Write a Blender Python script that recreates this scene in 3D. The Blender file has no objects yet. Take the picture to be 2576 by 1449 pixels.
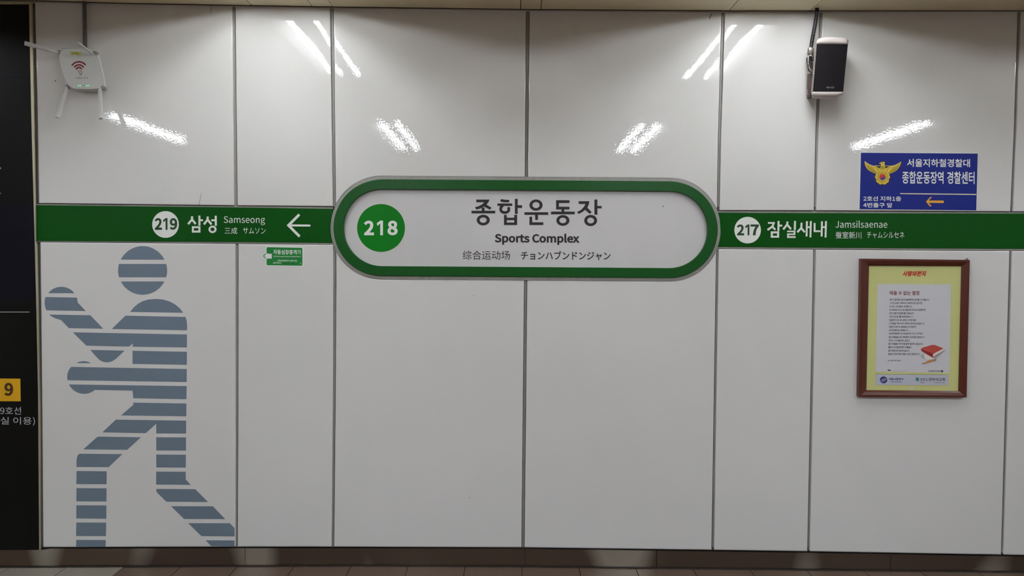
import bpy, bmesh, math, os, random
from mathutils import Vector, Matrix, noise
random.seed(7)
C = bpy.context.scene.collection

# ------------------------------------------------------------------ camera, world, exposure
F = 1860.0                      # focal length in pixels of the 2576 px wide frame
CX, CY = 1288.0, 724.5
D, H = 3.81, 1.597              # metres from wall, eye height
PITCH, ROLL = math.radians(2.1), math.radians(0.45)
cam_d = bpy.data.cameras.new('camera'); cam_d.sensor_width = 36.0; cam_d.lens = F/2576*36
cam = bpy.data.objects.new('camera', cam_d); C.objects.link(cam)
MR = Matrix.Rotation(math.radians(90)-PITCH, 3, 'X') @ Matrix.Rotation(ROLL, 3, 'Z')
CAM = Vector((0, -D, H))
cam.matrix_world = Matrix.Translation(CAM) @ MR.to_4x4()
cam_d.clip_start = 0.05; cam_d.clip_end = 60
bpy.context.scene.camera = cam
w = bpy.data.worlds.new('world'); bpy.context.scene.world = w; w.use_nodes = True
w.node_tree.nodes['Background'].inputs[0].default_value = (0.6, 0.62, 0.65, 1)
w.node_tree.nodes['Background'].inputs[1].default_value = 0.02
vs = bpy.context.scene.view_settings
vs.view_transform = 'Standard'; vs.look = 'None'; vs.gamma = 1; vs.use_curve_mapping = False
vs.exposure = 1.67
TUBE = 50.0
try:
    cy = bpy.context.scene.cycles
    cy.use_denoising = True; cy.max_bounces = 10; cy.diffuse_bounces = 5; cy.glossy_bounces = 4
    cy.sample_clamp_indirect = 8
except Exception: pass

def P(x, y, Y=0.0):
    """the point of the plane at depth Y (wall face = 0) seen at photograph pixel x, y"""
    d = MR @ Vector(((x-CX)/F, -(y-CY)/F, -1.0))
    return CAM + d*((Y-CAM.y)/d.y)

def interp(tab, x):
    if x <= tab[0][0]: a, b = tab[0], tab[1]
    elif x >= tab[-1][0]: a, b = tab[-2], tab[-1]
    else:
        for a, b in zip(tab, tab[1:]):
            if a[0] <= x <= b[0]: break
    return a[1] + (b[1]-a[1])*(x-a[0])/(b[0]-a[0])

# ------------------------------------------------------------------ materials
def s2l(c):
    return tuple((v/255/12.92 if v/255 <= 0.04045 else ((v/255+0.055)/1.055)**2.4) for v in c)
def mat(name, rgb, rough=0.5, metal=0.0, spec=0.5, bump=None, var=None, emit=None, coat=0, lin=False):
    m = bpy.data.materials.new(name); m.use_nodes = True
    nt = m.node_tree; b = nt.nodes['Principled BSDF']
    col = tuple(rgb) if lin else s2l(rgb)
    b.inputs['Base Color'].default_value = (*col, 1)
    b.inputs['Roughness'].default_value = rough; b.inputs['Metallic'].default_value = metal
    b.inputs['Specular IOR Level'].default_value = spec
    if coat: b.inputs['Coat Weight'].default_value = coat
    tc = nt.nodes.new('ShaderNodeTexCoord')
    def nz(scale, detail=2, st=(1,1,1)):
        mp = nt.nodes.new('ShaderNodeMapping'); mp.inputs['Scale'].default_value = st
        nt.links.new(tc.outputs['Object'], mp.inputs[0])
        n = nt.nodes.new('ShaderNodeTexNoise'); n.inputs['Scale'].default_value = scale; n.inputs['Detail'].default_value = detail
        nt.links.new(mp.outputs[0], n.inputs['Vector']); return n
    if var:            # (scale, amount, stretch)
        n = nz(var[0], 4, var[2] if len(var) > 2 else (1,1,1))
        mx = nt.nodes.new('ShaderNodeMix'); mx.data_type = 'RGBA'
        mx.inputs['A'].default_value = (*[v*(1-var[1]) for v in col], 1)
        mx.inputs['B'].default_value = (*[min(1, v*(1+var[1])) for v in col], 1)
        nt.links.new(n.outputs[0], mx.inputs['Factor']); nt.links.new(mx.outputs['Result'], b.inputs['Base Color'])
    last = None
    for (sc, dist, st) in (bump or []):
        n = nz(sc, 1, st); bp = nt.nodes.new('ShaderNodeBump'); bp.inputs['Strength'].default_value = 1
        bp.inputs['Distance'].default_value = dist
        nt.links.new(n.outputs[0], bp.inputs['Height'])
        if last: nt.links.new(last.outputs[0], bp.inputs['Normal'])
        last = bp
    if last: nt.links.new(last.outputs[0], b.inputs['Normal'])
    if emit:
        b.inputs['Emission Color'].default_value = (*s2l(emit[0]), 1); b.inputs['Emission Strength'].default_value = emit[1]
    return m
M = {}
M['panel'] = mat('glossy_enamel_panel', (222, 221, 218), 0.02, spec=0.5, bump=[(110, 0.00008, (1,1,1))], var=(3, 0.01))
M['joint'] = mat('grey_joint', (118, 116, 112), 0.6, var=(30, 0.08))
M['gasket'] = mat('grey_gasket', (146, 143, 138), 0.5, var=(25, 0.12))
M['sealant'] = mat('grey_sealant', (150, 148, 142), 0.55, bump=[(90, 0.002, (1,1,1))], var=(40, 0.22))
M['void'] = mat('dark_void', (38, 35, 32), 0.9)
M['band'] = mat('green_vinyl', (4, 78, 10), 0.4, spec=0.15, var=(5, 0.03))
M['ring'] = mat('green_paint', (12, 82, 22), 0.35, spec=0.3, var=(6, 0.04))
M['roundel_green'] = mat('bright_green', (0, 122, 20), 0.4, spec=0.2)
M['face'] = mat('white_sign_face', (208, 206, 205), 0.35)
M['white'] = mat('white_print', (236, 238, 232), 0.5)
M['black'] = mat('black_print', (30, 22, 22), 0.5)
M['dgreen'] = mat('dark_green_print', (16, 66, 22), 0.5)
M['ceil'] = mat('beige_ceiling_metal', (222, 211, 176), 0.45, var=(3, 0.03))
M['trim'] = mat('pale_trim', (190, 184, 172), 0.45)
M['steel'] = mat('patchy_steel', (124, 108, 96), 0.3, metal=1.0, bump=[(2.2, 0.012, (1,1,1))], var=(6, 0.25, (0.6,1,2)))
nt = M['steel'].node_tree                     # brighter noise patches in the base colour along the dull steel
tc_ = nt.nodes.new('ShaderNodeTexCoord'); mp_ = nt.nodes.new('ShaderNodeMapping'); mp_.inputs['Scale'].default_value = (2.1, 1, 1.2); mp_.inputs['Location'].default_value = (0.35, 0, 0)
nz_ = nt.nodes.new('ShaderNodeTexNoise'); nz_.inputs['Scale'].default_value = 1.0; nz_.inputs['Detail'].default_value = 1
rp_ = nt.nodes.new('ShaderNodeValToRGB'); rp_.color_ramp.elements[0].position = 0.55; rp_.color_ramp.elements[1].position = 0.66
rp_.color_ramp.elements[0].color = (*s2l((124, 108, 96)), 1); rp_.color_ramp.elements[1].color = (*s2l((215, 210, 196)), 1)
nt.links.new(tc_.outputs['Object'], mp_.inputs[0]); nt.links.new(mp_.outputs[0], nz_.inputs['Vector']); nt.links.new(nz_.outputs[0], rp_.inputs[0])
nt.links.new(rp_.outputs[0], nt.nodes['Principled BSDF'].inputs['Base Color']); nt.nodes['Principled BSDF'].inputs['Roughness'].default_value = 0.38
M['tile'] = mat('brown_granite_tile', (92, 76, 64), 0.35, var=(120, 0.35))
M['tile_l'] = mat('grey_granite_tile', (140, 134, 122), 0.35, var=(150, 0.5))
M['grout'] = mat('dark_grout', (36, 30, 26), 0.8)
M['floor_far'] = mat('brown_granite_floor', (112, 90, 76), 0.3, var=(60, 0.2))
M['wall_far'] = mat('grey_far_wall', (190, 190, 190), 0.6, var=(2, 0.1))
M['board'] = mat('black_board', (20, 20, 18), 0.35, spec=0.12, var=(4, 0.08))
M['board_b'] = mat('navy_board', (19, 19, 28), 0.35, spec=0.12, var=(4, 0.08))
M['alu'] = mat('aged_aluminium', (196, 188, 160), 0.4, metal=0.5, var=(14, 0.3, (1,1,0.3)))
M['yellow'] = mat('amber_square', (226, 170, 8), 0.5)
M['brown'] = mat('brown_print', (78, 48, 10), 0.5)
M['greytext'] = mat('grey_print', (188, 188, 192), 0.5)
M['runner'] = mat('slate_blue_vinyl', (114, 129, 143), 0.4, spec=0.3, var=(3, 0.03))
M['blue'] = mat('blue_sign', (26, 40, 132), 0.4, spec=0.2, var=(4, 0.03))
M['gold'] = mat('gold_print', (232, 204, 74), 0.5)
M['goldline'] = mat('dark_gold_print', (120, 92, 10), 0.5)
M['emb_out'] = mat('dark_brown_outline', (60, 36, 22), 0.5)
M['pale'] = mat('pale_yellow_print', (232, 226, 190), 0.5)
M['orange'] = mat('orange_arrow', (240, 172, 36), 0.5)
M['red'] = mat('red_print', (208, 52, 34), 0.5)
M['tblue'] = mat('blue_print', (60, 52, 140), 0.5)
M['aed'] = mat('green_sticker', (8, 128, 48), 0.4)
M['wood'] = mat('mahogany_frame', (88, 40, 26), 0.3, spec=0.5, var=(18, 0.18, (1,1,4)))
M['mat_y'] = mat('yellow_mount', (206, 208, 136), 0.5, var=(30, 0.03))
M['paper'] = mat('white_paper', (208, 208, 212), 0.6)
M['paper_b'] = mat('bluish_paper', (192, 194, 206), 0.5)
M['ink'] = mat('grey_ink', (62, 62, 68), 0.6)
M['crimson'] = mat('maroon_print', (128, 36, 44), 0.6)
M['redink'] = mat('red_lettering', (196, 28, 14), 0.6)
M['navy'] = mat('navy_print', (34, 32, 112), 0.5)
M['teal'] = mat('teal_print', (40, 128, 130), 0.5)
M['teal2'] = mat('green_teal_print', (78, 142, 116), 0.5)
M['bookred'] = mat('book_red', (190, 74, 64), 0.5); M['bookdark'] = mat('book_dark_red', (146, 34, 34), 0.5)
M['bookpage'] = mat('book_page', (224, 220, 214), 0.5); M['pencil'] = mat('pencil_orange', (206, 132, 60), 0.5)
M['sketch'] = mat('pale_sheet_print', (176, 172, 172), 0.5)
M['plastic'] = mat('white_plastic', (200, 201, 198), 0.35)
M['plastic_g'] = mat('greyish_plastic', (190, 184, 180), 0.4)
M['knuckle'] = mat('grey_plastic', (140, 138, 138), 0.4)
M['conduit'] = mat('grey_conduit', (98, 96, 92), 0.45)
M['conduit_b'] = mat('black_conduit', (38, 36, 40), 0.4)
M['wire_b'] = mat('black_wire', (30, 30, 32), 0.4); M['wire_w'] = mat('pale_wire', (190, 190, 186), 0.4)
M['wifired'] = mat('dark_red_print', (122, 20, 24), 0.5)
M['sticker'] = mat('yellow_sticker', (190, 188, 92), 0.5)
M['led'] = mat('green_led', (90, 220, 120), 0.4, emit=((90, 255, 140), 0.35)); M['led_off'] = mat('dark_led', (50, 60, 55), 0.4)
M['cap'] = mat('champagne_plastic', (184, 175, 170), 0.35, var=(60, 0.03))
M['grille'] = mat('black_grille', (26, 23, 25), 0.6, spec=0.2, bump=[(700, 0.0006, (1,1,1))])
M['bracket'] = mat('brown_bracket', (106, 90, 84), 0.5, metal=0.3, var=(20, 0.2))
M['steelb'] = mat('bright_steel', (196, 190, 182), 0.25, metal=1)
M['lamp_in'] = mat('lamp_reflector', (225, 225, 222), 0.4)
M['tube'] = mat('lit_tube', (250, 250, 250), 0.5, emit=((238, 246, 255), TUBE))
M['tube_old'] = mat('lit_tube_dimmer', (250, 250, 250), 0.5, emit=((246, 250, 255), TUBE*0.37))
M['tube_far'] = mat('lit_tube_faint', (250, 250, 250), 0.5, emit=((246, 250, 255), TUBE*0.2))
M['speck'] = mat('dark_speck', (60, 58, 58), 0.8)

# ------------------------------------------------------------------ object helpers
ORG = {}
def link(name, me, m, parent=None, smooth=False):
    org = ORG.get(parent.name, Vector()) if parent else Vector()
    o = bpy.data.objects.new(name, me); C.objects.link(o)
    if m and not me.materials: me.materials.append(M[m])
    if parent:
        o.parent = parent
        if org.length > 0: me.transform(Matrix.Translation(-org))
    ORG[o.name] = org
    if smooth:
        for p in me.polygons: p.use_smooth = True
    return o
def obj(name, bm, m, parent=None, smooth=False):
    bmesh.ops.recalc_face_normals(bm, faces=bm.faces)
    me = bpy.data.meshes.new(name); bm.to_mesh(me); bm.free()
    return link(name, me, m, parent, smooth)
def thing(name, label, cat, loc, group=None):
    o = bpy.data.objects.new(name, None); C.objects.link(o); o.location = loc; o.empty_display_size = 0.05
    o['label'] = label; o['category'] = cat
    if group: o['group'] = group
    ORG[o.name] = Vector(loc); return o
def struct(name, bm, m):
    o = obj(name, bm, m); o['kind'] = 'structure'; return o

def add_box(bm, x0, x1, y0, y1, z0, z1):
    vs_ = [bm.verts.new(p) for p in ((x0,y0,z0),(x1,y0,z0),(x1,y1,z0),(x0,y1,z0),(x0,y0,z1),(x1,y0,z1),(x1,y1,z1),(x0,y1,z1))]
    for f in ((0,1,2,3),(4,7,6,5),(0,4,5,1),(1,5,6,2),(2,6,7,3),(3,7,4,0)): bm.faces.new([vs_[i] for i in f])
def add_prism(bm, pts, Y0, Y1, bev=0.0, bevY=0.0):
    """pixel outline pts -> solid between depth Y0 (front) and Y1; optional chamfer; outline traced where the face stands"""
    W = [P(x, y, Y0) for x, y in pts]
    n = len(W)
    if bev > 0:
        c = sum(W, Vector())/n
        ins = []
        for i in range(n):
            a, b, d = W[i-1], W[i], W[(i+1) % n]
            e1 = (b-a).normalized(); e2 = (d-b).normalized()
            n1 = Vector((e1.z, 0, -e1.x)); n2 = Vector((e2.z, 0, -e2.x))
            if n1.dot(c-b) < 0 and n2.dot(c-b) < 0: n1, n2 = -n1, -n2
            nn = (n1+n2); nn = nn.normalized() if nn.length > 1e-6 else n1
            ins.append(b + nn*bev)
        front = [bm.verts.new(p) for p in ins]
        mid = [bm.verts.new(Vector((p.x, Y0+bevY, p.z))) for p in W]
    else:
        front = [bm.verts.new(p) for p in W]; mid = None
    back = [bm.verts.new(Vector((p.x, Y1, p.z))) for p in W]
    bm.faces.new(front)
    rings = [front] + ([mid] if mid else []) + [back]
    for r0, r1 in zip(rings, rings[1:]):
        for i in range(n): bm.faces.new((r0[i], r0[(i+1) % n], r1[(i+1) % n], r1[i]))
    bm.faces.new(back[::-1])
def prism(name, pts, Y0, Y1, m, parent, bev=0.0, bevY=0.0):
    bm = bmesh.new(); add_prism(bm, pts, Y0, Y1, bev, bevY)
    return obj(name, bm, m, parent)
def flat(name, polys, Y, m, parent, thick=0.0004):
    """flat print: outlines in photo pixels, set on the plane Y as a very thin film"""
    bm = bmesh.new()
    for k, pts in enumerate(polys):       # strokes that cross lie a hair above each other, like layered film
        vs_ = [bm.verts.new(P(x, y, Y-(k % 40)*1.2e-5)) for x, y in pts]
        try: bm.faces.new(vs_)
        except ValueError: pass
    bm.normal_update()
    bmesh.ops.triangulate(bm, faces=bm.faces)
    for f in bm.faces:
        f.normal_update()
        if f.normal.y > 0: f.normal_flip()
    me = bpy.data.meshes.new(name); bm.to_mesh(me); bm.free()
    return link(name, me, m, parent)
def rect(x0, y0, x1, y1): return [(x0,y0),(x1,y0),(x1,y1),(x0,y1)]
def ell(cx, cy, rx, ry=None, n=48, a0=0, a1=360):
    ry = rx if ry is None else ry
    full = abs(a1-a0) >= 360
    return [(cx+rx*math.cos(math.radians(a0+(a1-a0)*i/(n if full else n-1))), cy+ry*math.sin(math.radians(a0+(a1-a0)*i/(n if full else n-1)))) for i in range(n)]
def ring_quads(cx, cy, rx, ry, ix, iy, n=40):
    A, B = ell(cx,cy,rx,ry,n), ell(cx,cy,ix,iy,n)
    return [[A[i],A[(i+1)%n],B[(i+1)%n],B[i]] for i in range(n)]
def ribbon(pts, wd):
    """constant-width stroke as quads with mitred joints"""
    L, R = [], []
    n = len(pts)
    for i in range(n):
        d = Vector((0,0))
        t1 = (Vector(pts[i])-Vector(pts[i-1])).normalized() if i > 0 else None
        t2 = (Vector(pts[i+1])-Vector(pts[i])).normalized() if i < n-1 else None
        if t1 is None: t = t2; k = 1
        elif t2 is None: t = t1; k = 1
        else:
            t = (t1+t2).normalized(); k = 1/max(0.5, t.dot(t1))
        nn = Vector((-t.y, t.x))*wd/2*k
        L.append(tuple(Vector(pts[i])+nn)); R.append(tuple(Vector(pts[i])-nn))
    return [[L[i],L[i+1],R[i+1],R[i]] for i in range(n-1)]
def conv(polys, ox, oy, s): return [[(ox+x/s, oy+y/s) for x, y in p] for p in polys]

# ------------------------------------------------------------------ lettering
FONT = None; TEXTS = []
try:
    fp = os.path.join(bpy.utils.system_resource('DATAFILES', path='fonts'), 'Noto Sans CJK Regular.woff2')
    if os.path.exists(fp): FONT = bpy.data.fonts.load(fp)
except Exception: FONT = None
def text(name, s, x0, y0, x1, y1, Y, m, parent, bold=0.0, slope=0.0045, slant=0.0, res=3, align='LEFT', label=None):
    """lettering fitted to the photo box x0..x1, y0..y1 (top, bottom at the left end), lying on plane Y"""
    TEXTS.append((s, bold, res, name, x0, y0, x1, y1, Y, m, parent, slope, slant))
def finish_texts():
    """all strings of one weight are set as lines of one text block, then cut apart line by line (fast)"""
    groups = {}
    for t in TEXTS: groups.setdefault((t[1], t[2]), []).append(t)
    for (bold, res), items in groups.items():
        cu = bpy.data.curves.new('t', 'FONT'); cu.body = '\n'.join(i[0] for i in items); cu.space_line = 3.0
        if FONT: cu.font = FONT
        cu.resolution_u = res; cu.offset = bold
        t = bpy.data.objects.new('t', cu); C.objects.link(t)
        dg = bpy.context.evaluated_depsgraph_get(); dg.update()
        big = bpy.data.meshes.new_from_object(t.evaluated_get(dg))
        bpy.data.objects.remove(t); bpy.data.curves.remove(cu)
        ys = sorted(v.co.y for v in big.vertices); cuts = [(p+q)/2 for p, q in zip(ys, ys[1:]) if q-p > 0.8][::-1]
        def line_of(y):
            k = 0
            while k < len(cuts) and y < cuts[k]: k += 1
            return k
        vl = [line_of(v.co.y) for v in big.vertices]
        faces = [[] for _ in items]
        for p in big.polygons: faces[vl[p.vertices[0]]].append(tuple(p.vertices))
        for (_, _, _, name, x0, y0, x1, y1, Y, m, parent, slope, slant), fs in zip(items, faces):
            used = sorted({i for f in fs for i in f}); ix = {v: i for i, v in enumerate(used)}
            co = [big.vertices[i].co for i in used]
            a, b = min(v.x for v in co), max(v.x for v in co); c, d = min(v.y for v in co), max(v.y for v in co)
            out = []
            for v in co:
                u = (v.x-a)/(b-a); q = (v.y-c)/(d-c)
                px = x0+(x1-x0)*u; py = y1+(y0-y1)*q + (px-x0)*slope
                out.append(P(px + slant*(q-0.5)*(y1-y0), py, Y))
            me = bpy.data.meshes.new(name)
            if bold > 0:
                vv, ff = [], []
                for k, f in enumerate(fs):
                    ff.append(list(range(len(vv), len(vv)+len(f)))); vv += [out[ix[i]]+Vector((0, -(k % 7)*1.2e-5, 0)) for i in f]
                me.from_pydata(vv, [], ff)
            else: me.from_pydata(out, [], [[ix[i] for i in f] for f in fs])
            bm = bmesh.new(); bm.from_mesh(me); bm.normal_update()
            for f in bm.faces:
                if f.normal.y > 0: f.normal_flip()
            bm.to_mesh(me); bm.free()
            o = link(name, me, m, parent)
            if name in ('lettering', 'letter_line', 'fine_print', 'company_lettering', 'church_lettering', 'router_lettering'): o['kind'] = 'stuff'
        bpy.data.meshes.remove(big)

def tube_bm(pts, rad, seg=10, bm=None, cap=True, flatten=None):
    bm = bm or bmesh.new()
    rings = []
    n = len(pts)
    up = Vector((0.13, 0.97, 0.21))
    for i in range(n):
        t = (pts[min(i+1, n-1)]-pts[max(i-1, 0)]).normalized()
        u = t.cross(up).normalized(); v = t.cross(u).normalized()
        r = rad[i] if isinstance(rad, (list, tuple)) else rad
        ru, rv = (r if isinstance(r, tuple) else (r, r))
        rings.append([bm.verts.new(pts[i]+u*ru*math.cos(2*math.pi*k/seg)+v*rv*math.sin(2*math.pi*k/seg)) for k in range(seg)])
    for r0, r1 in zip(rings, rings[1:]):
        for k in range(seg): bm.faces.new((r0[k], r0[(k+1)%seg], r1[(k+1)%seg], r1[k]))
    if cap: bm.faces.new(rings[0][::-1]); bm.faces.new(rings[-1])
    return bm
def curve_pts(ctrl, n):
    """Catmull-Rom through ctrl"""
    out = []
    c = [ctrl[0]*2-ctrl[1]] + list(ctrl) + [ctrl[-1]*2-ctrl[-2]]
    seg = len(ctrl)-1
    for i in range(n):
        s = i/(n-1)*seg; k = min(int(s), seg-1); t = s-k
        p0, p1, p2, p3 = c[k:k+4]
        out.append(0.5*((2*p1)+(p2-p0)*t+(2*p0-5*p1+4*p2-p3)*t*t+(3*p1-p0-3*p2+p3)*t**3))
    return out

# ------------------------------------------------------------------ measured lines of the wall (photo pixels)
T_TOP = [(0,5.5),(90,7),(590,16),(836,20.5),(1326,27.5),(1818,31.5),(2063,31.5),(2566,29.5)]     # top of upper panels
U_BOT = [(98,510.5),(590,516.3),(836,518.5),(1326,524),(1818,528.5),(2045,529),(2540,531.5)]      # bottom of upper panels
L_TOP = [(102,609.8),(590,613.8),(836,616.2),(1326,621),(1812,626.6),(2040,628.4),(2576,632)]
L_BOT = [(108,1376),(590,1375),(838,1375),(1317,1376.5),(1794,1383),(2034,1386.5),(2520,1395)]
G_TOP = [(90,516),(640,522.3),(835,525.5),(1815,535),(1920,535.7),(2576,537.3)]
G_BOT = [(90,606),(640,609),(832,611),(1815,621),(1920,622),(2576,626)]
CEIL = [(0,-0.5),(120,1.5),(323,7.5),(583,12),(785,15.5),(1280,22.3),(1800,26),(2023,26),(2560,26)]
SK_BOT = [(0,1427.5),(450,1425),(900,1423.5),(1319,1425.5),(1650,1430),(2100,1434.5),(2576,1439.5)]
# vertical joints: tables y -> x for left and right edge of the gap
J = [
 ([(30,80),(300,89),(510,93.5),(610,97),(1000,100.5),(1376,104)], [(30,88.5),(300,95),(510,98.3),(610,101.8),(1000,106),(1376,109)]),
 ([(16,583),(510,588.3),(620,591.3),(1000,592),(1376,591.9)], [(16,592.3),(510,597.8),(620,600),(1000,599.5),(1376,598.1)]),
 ([(20,830.3),(400,835.2),(520,837),(700,838.2),(1000,837),(1376,833.7)], [(20,840),(400,844),(520,845.5),(700,846.3),(1000,844.5),(1376,840.7)]),
 ([(27,1322.7),(440,1319.9),(710,1318.1),(1376,1311.5)], [(27,1332.7),(440,1328.6),(710,1326.6),(1376,1319.8)]),
 ([(31,1814.8),(350,1805.8),(510,1803.4),(640,1801.2),(1383,1789.6)], [(31,1824.2),(350,1814.2),(510,1811),(640,1808.3),(1383,1797)]),
 ([(31,2061.2),(340,2051.2),(510,2047.3),(630,2045.8),(1386,2030.6)], [(31,2070.5),(340,2060),(510,2054.3),(630,2053.6),(1386,2038)]),
 ([(29,2559.8),(350,2549.6),(525,2541.6),(635,2539.2),(1395,2518.2)], [(29,2570),(350,2558),(525,2550.6),(635,2547.8),(1395,2525.6)]),
]
def shifted(j, dx0, dx1): return ([(y, x+dx0) for y, x in j[0]], [(y, x+dx1) for y, x in j[1]])
J.append(shifted(J[6], 243, 243)); J.append(shifted(J[6], 733, 733)); J.append(shifted(J[6], 1223, 1223))
SC1, SC2 = (961.5, 572.8), (1683, 577.8)          # centres of the round ends of the station sign
R_OUT, R_RING, R_IN = 130.5, 121.3, 96.5

def panel(jl, jr, top, bot, parent, arc=None, nu=10, nv=10, tilt=(0,0)):
    """one enamel panel: pillow-flat front face with folded edges; arc = 'b'/'t' edge cut round the station sign"""
    eps = 0.004
    us = [0, eps] + [i/nu for i in range(1, nu)] + [1-eps, 1]
    if arc: us = [0, eps] + [i/72 for i in range(1, 72)] + [1-eps, 1]
    vs_ = [0, eps] + [i/nv for i in range(1, nv)] + [1-eps, 1]
    def top_y(x):
        y = top(x)
        if arc == 't': y = max(y, capsule_y(x, +1, -1e9))
        return y
    def bot_y(x):
        y = bot(x)
        if arc == 'b': y = min(y, capsule_y(x, -1, 1e9))
        return y
    bm = bmesh.new(); grid = []
    for v in vs_:
        row = []
        for u in us:
            x = interp(jl, 300)*(1-u)+interp(jr, 300)*u
            for _ in range(3):
                y = top_y(x)*(1-v)+bot_y(x)*v
                x = interp(jl, y)*(1-u)+interp(jr, y)*u
            y = top_y(x)*(1-v)+bot_y(x)*v
            Y = 0.0005*(max(0, abs(2*u-1)-0.84)/0.16)**2 + tilt[0]*(u-0.5)+tilt[1]*(v-0.5)
            row.append(bm.verts.new(P(x, y, Y)))
        grid.append(row)
    for r0, r1 in zip(grid, grid[1:]):
        for i in range(len(us)-1): bm.faces.new((r0[i], r1[i], r1[i+1], r0[i+1]))
    loop = grid[0][:] + [r[-1] for r in grid[1:]] + grid[-1][-2::-1] + [r[0] for r in grid[-2:0:-1]]
    cen = sum((v.co for v in loop), Vector())/len(loop)
    prev = loop
    for out, dy in ((0.0006, 0.0009), (0.0008, 0.016)):
        nxt = [bm.verts.new(v.co + Vector((math.copysign(out, v.co.x-cen.x), dy, math.copysign(out, v.co.z-cen.z)))) for v in prev] if dy < 0.01 else \
              [bm.verts.new(Vector((v.co.x, 0.0175, v.co.z))) for v in prev]
        n = len(prev)
        for i in range(n): bm.faces.new((prev[i], prev[(i+1)%n], nxt[(i+1)%n], nxt[i]))
        prev = nxt
    o = obj('wall_panel', bm, 'panel', parent, smooth=True)
    return o
def capsule_y(x, sgn, far, R=R_OUT):
    if x < SC1[0]:
        d = R*R-(x-SC1[0])**2; return SC1[1]+sgn*math.sqrt(d) if d > 0 else far
    if x > SC2[0]:
        d = R*R-(x-SC2[0])**2; return SC2[1]+sgn*math.sqrt(d) if d > 0 else far
    t = (x-SC1[0])/(SC2[0]-SC1[0]); return SC1[1]+(SC2[1]-SC1[1])*t+sgn*R
def capsule(R, n=40):
    return ell(*SC1, R, n=n, a0=90, a1=270) + ell(*SC2, R, n=n, a0=270, a1=450)

# ------------------------------------------------------------------ structure
ZC = 0.0
def ceil_z(X):
    px = CX + X*F/(D-0.02)*1.0
    return P(px, interp(CEIL, px if px < 2700 else 2700), -0.02).z if -200 < px < 2700 else P(max(-200, min(2700, px)), interp(CEIL, max(-200, min(2700, px))), -0.02).z
def floor_z(X):
    px = max(-150, min(2720, CX + X*F/D))
    return P(px, interp(SK_BOT, px), 0.006).z
XL, XR, YB = -6.2, 6.2, -9.4

bm = bmesh.new(); add_box(bm, XL, XR, 0.018, 0.10, -0.15, 3.25); wall_back = struct('wall_back', bm, 'joint')
bm = bmesh.new(); add_box(bm, XL, XR, YB-0.1, YB, -0.15, 3.25); wf = struct('wall_front', bm, 'wall_far')
bm = bmesh.new(); add_box(bm, XL-0.1, XL, YB, 0.1, -0.15, 3.25); struct('wall_left', bm, 'wall_far')
bm = bmesh.new(); add_box(bm, XR, XR+0.1, YB, 0.1, -0.15, 3.25); struct('wall_right', bm, 'wall_far')

# floor: grout bed with granite tiles, further rows only as one floor surface
bm = bmesh.new()
def strip_grid(bm, xs, ys, zf, thick):
    top = [[bm.verts.new((x, y, zf(x))) for x in xs] for y in ys]
    bot = [[bm.verts.new((x, y, zf(x)-thick)) for x in xs] for y in ys]
    for i in range(len(ys)-1):
        for j in range(len(xs)-1):
            bm.faces.new((top[i][j], top[i][j+1], top[i+1][j+1], top[i+1][j]))
            bm.faces.new((bot[i][j], bot[i+1][j], bot[i+1][j+1], bot[i][j+1]))
    per = [(0,j) for j in range(len(xs))] + [(i,len(xs)-1) for i in range(1,len(ys))] + [(len(ys)-1,j) for j in range(len(xs)-2,-1,-1)] + [(i,0) for i in range(len(ys)-2,0,-1)]
    for a, b in zip(per, per[1:]+per[:1]):
        bm.faces.new((top[a[0]][a[1]], top[b[0]][b[1]], bot[b[0]][b[1]], bot[a[0]][a[1]]))
fx = [XL+0.2*i for i in range(int((XR-XL)/0.2)+1)]
strip_grid(bm, fx, [YB, -0.93], lambda X: floor_z(X), 0.08); 
floor = struct('floor', bm, 'floor_far')
bm = bmesh.new(); strip_grid(bm, fx, [-0.93, 0.03], lambda X: floor_z(X)-0.003, 0.08); obj('grout_bed', bm, 'grout', floor)
pitch = 145.4*D/F; X0 = (1319-CX)*D/F
for r in range(3):
    for k in range(-15, 16):
        xa = X0+k*pitch+0.0022; xb = X0+(k+1)*pitch-0.0022
        if xb > XR or xa < XL: continue
        y1 = 0.004 if r == 0 else -0.02-r*0.3; y0 = -0.02-(r+1)*0.3+0.0025
        bm = bmesh.new(); dz = random.uniform(-0.0004, 0.0004)
        strip_grid(bm, [xa, xb], [y0, y1], lambda X: floor_z(X)+dz, 0.02)
        o = obj('floor_tile', bm, 'tile_l' if k < -7 else 'tile', floor)

# ceiling planks (children of the ceiling) with openings for the recessed lamps
bm = bmesh.new(); add_box(bm, XL, XR, YB, 0.018, 3.16, 3.22); ceiling = struct('ceiling', bm, 'void')
def cx_(px): return (px-CX)*(D-0.02)/F
mod = cx_(1822)-cx_(635) + (cx_(837)-cx_(786))*0   # spacing of lamp strips
strips = []     # (x0, x1, kind)
MOD = 2.53
for c in (-1, 0, 1, 2):
    base = c*MOD
    L0, L1 = cx_(635)+base, cx_(786)+base
    if c == 1: L0, L1 = cx_(1822), cx_(2023)
    if c == 2: L0, L1 = cx_(1822)+MOD, cx_(2023)+MOD
    strips.append((L0, L1, 'lamp', c))
strips.sort()
planks = [(cx_(786), cx_(837)), (cx_(837), cx_(1304)), (cx_(1304), cx_(1354)), (cx_(1354), cx_(1822)),
          (cx_(2023), cx_(2540)), (cx_(2540), cx_(2590)), (cx_(2590), strips[3][0]), (strips[3][1], XR),
          (cx_(120), cx_(635)), (cx_(120)-0.11, cx_(120)), (strips[0][1], cx_(120)-0.11), (XL, strips[0][0])]
LAMPY = [(-0.21, -1.50), (-2.98, -4.75), (-7.4, -8.7)]
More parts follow.
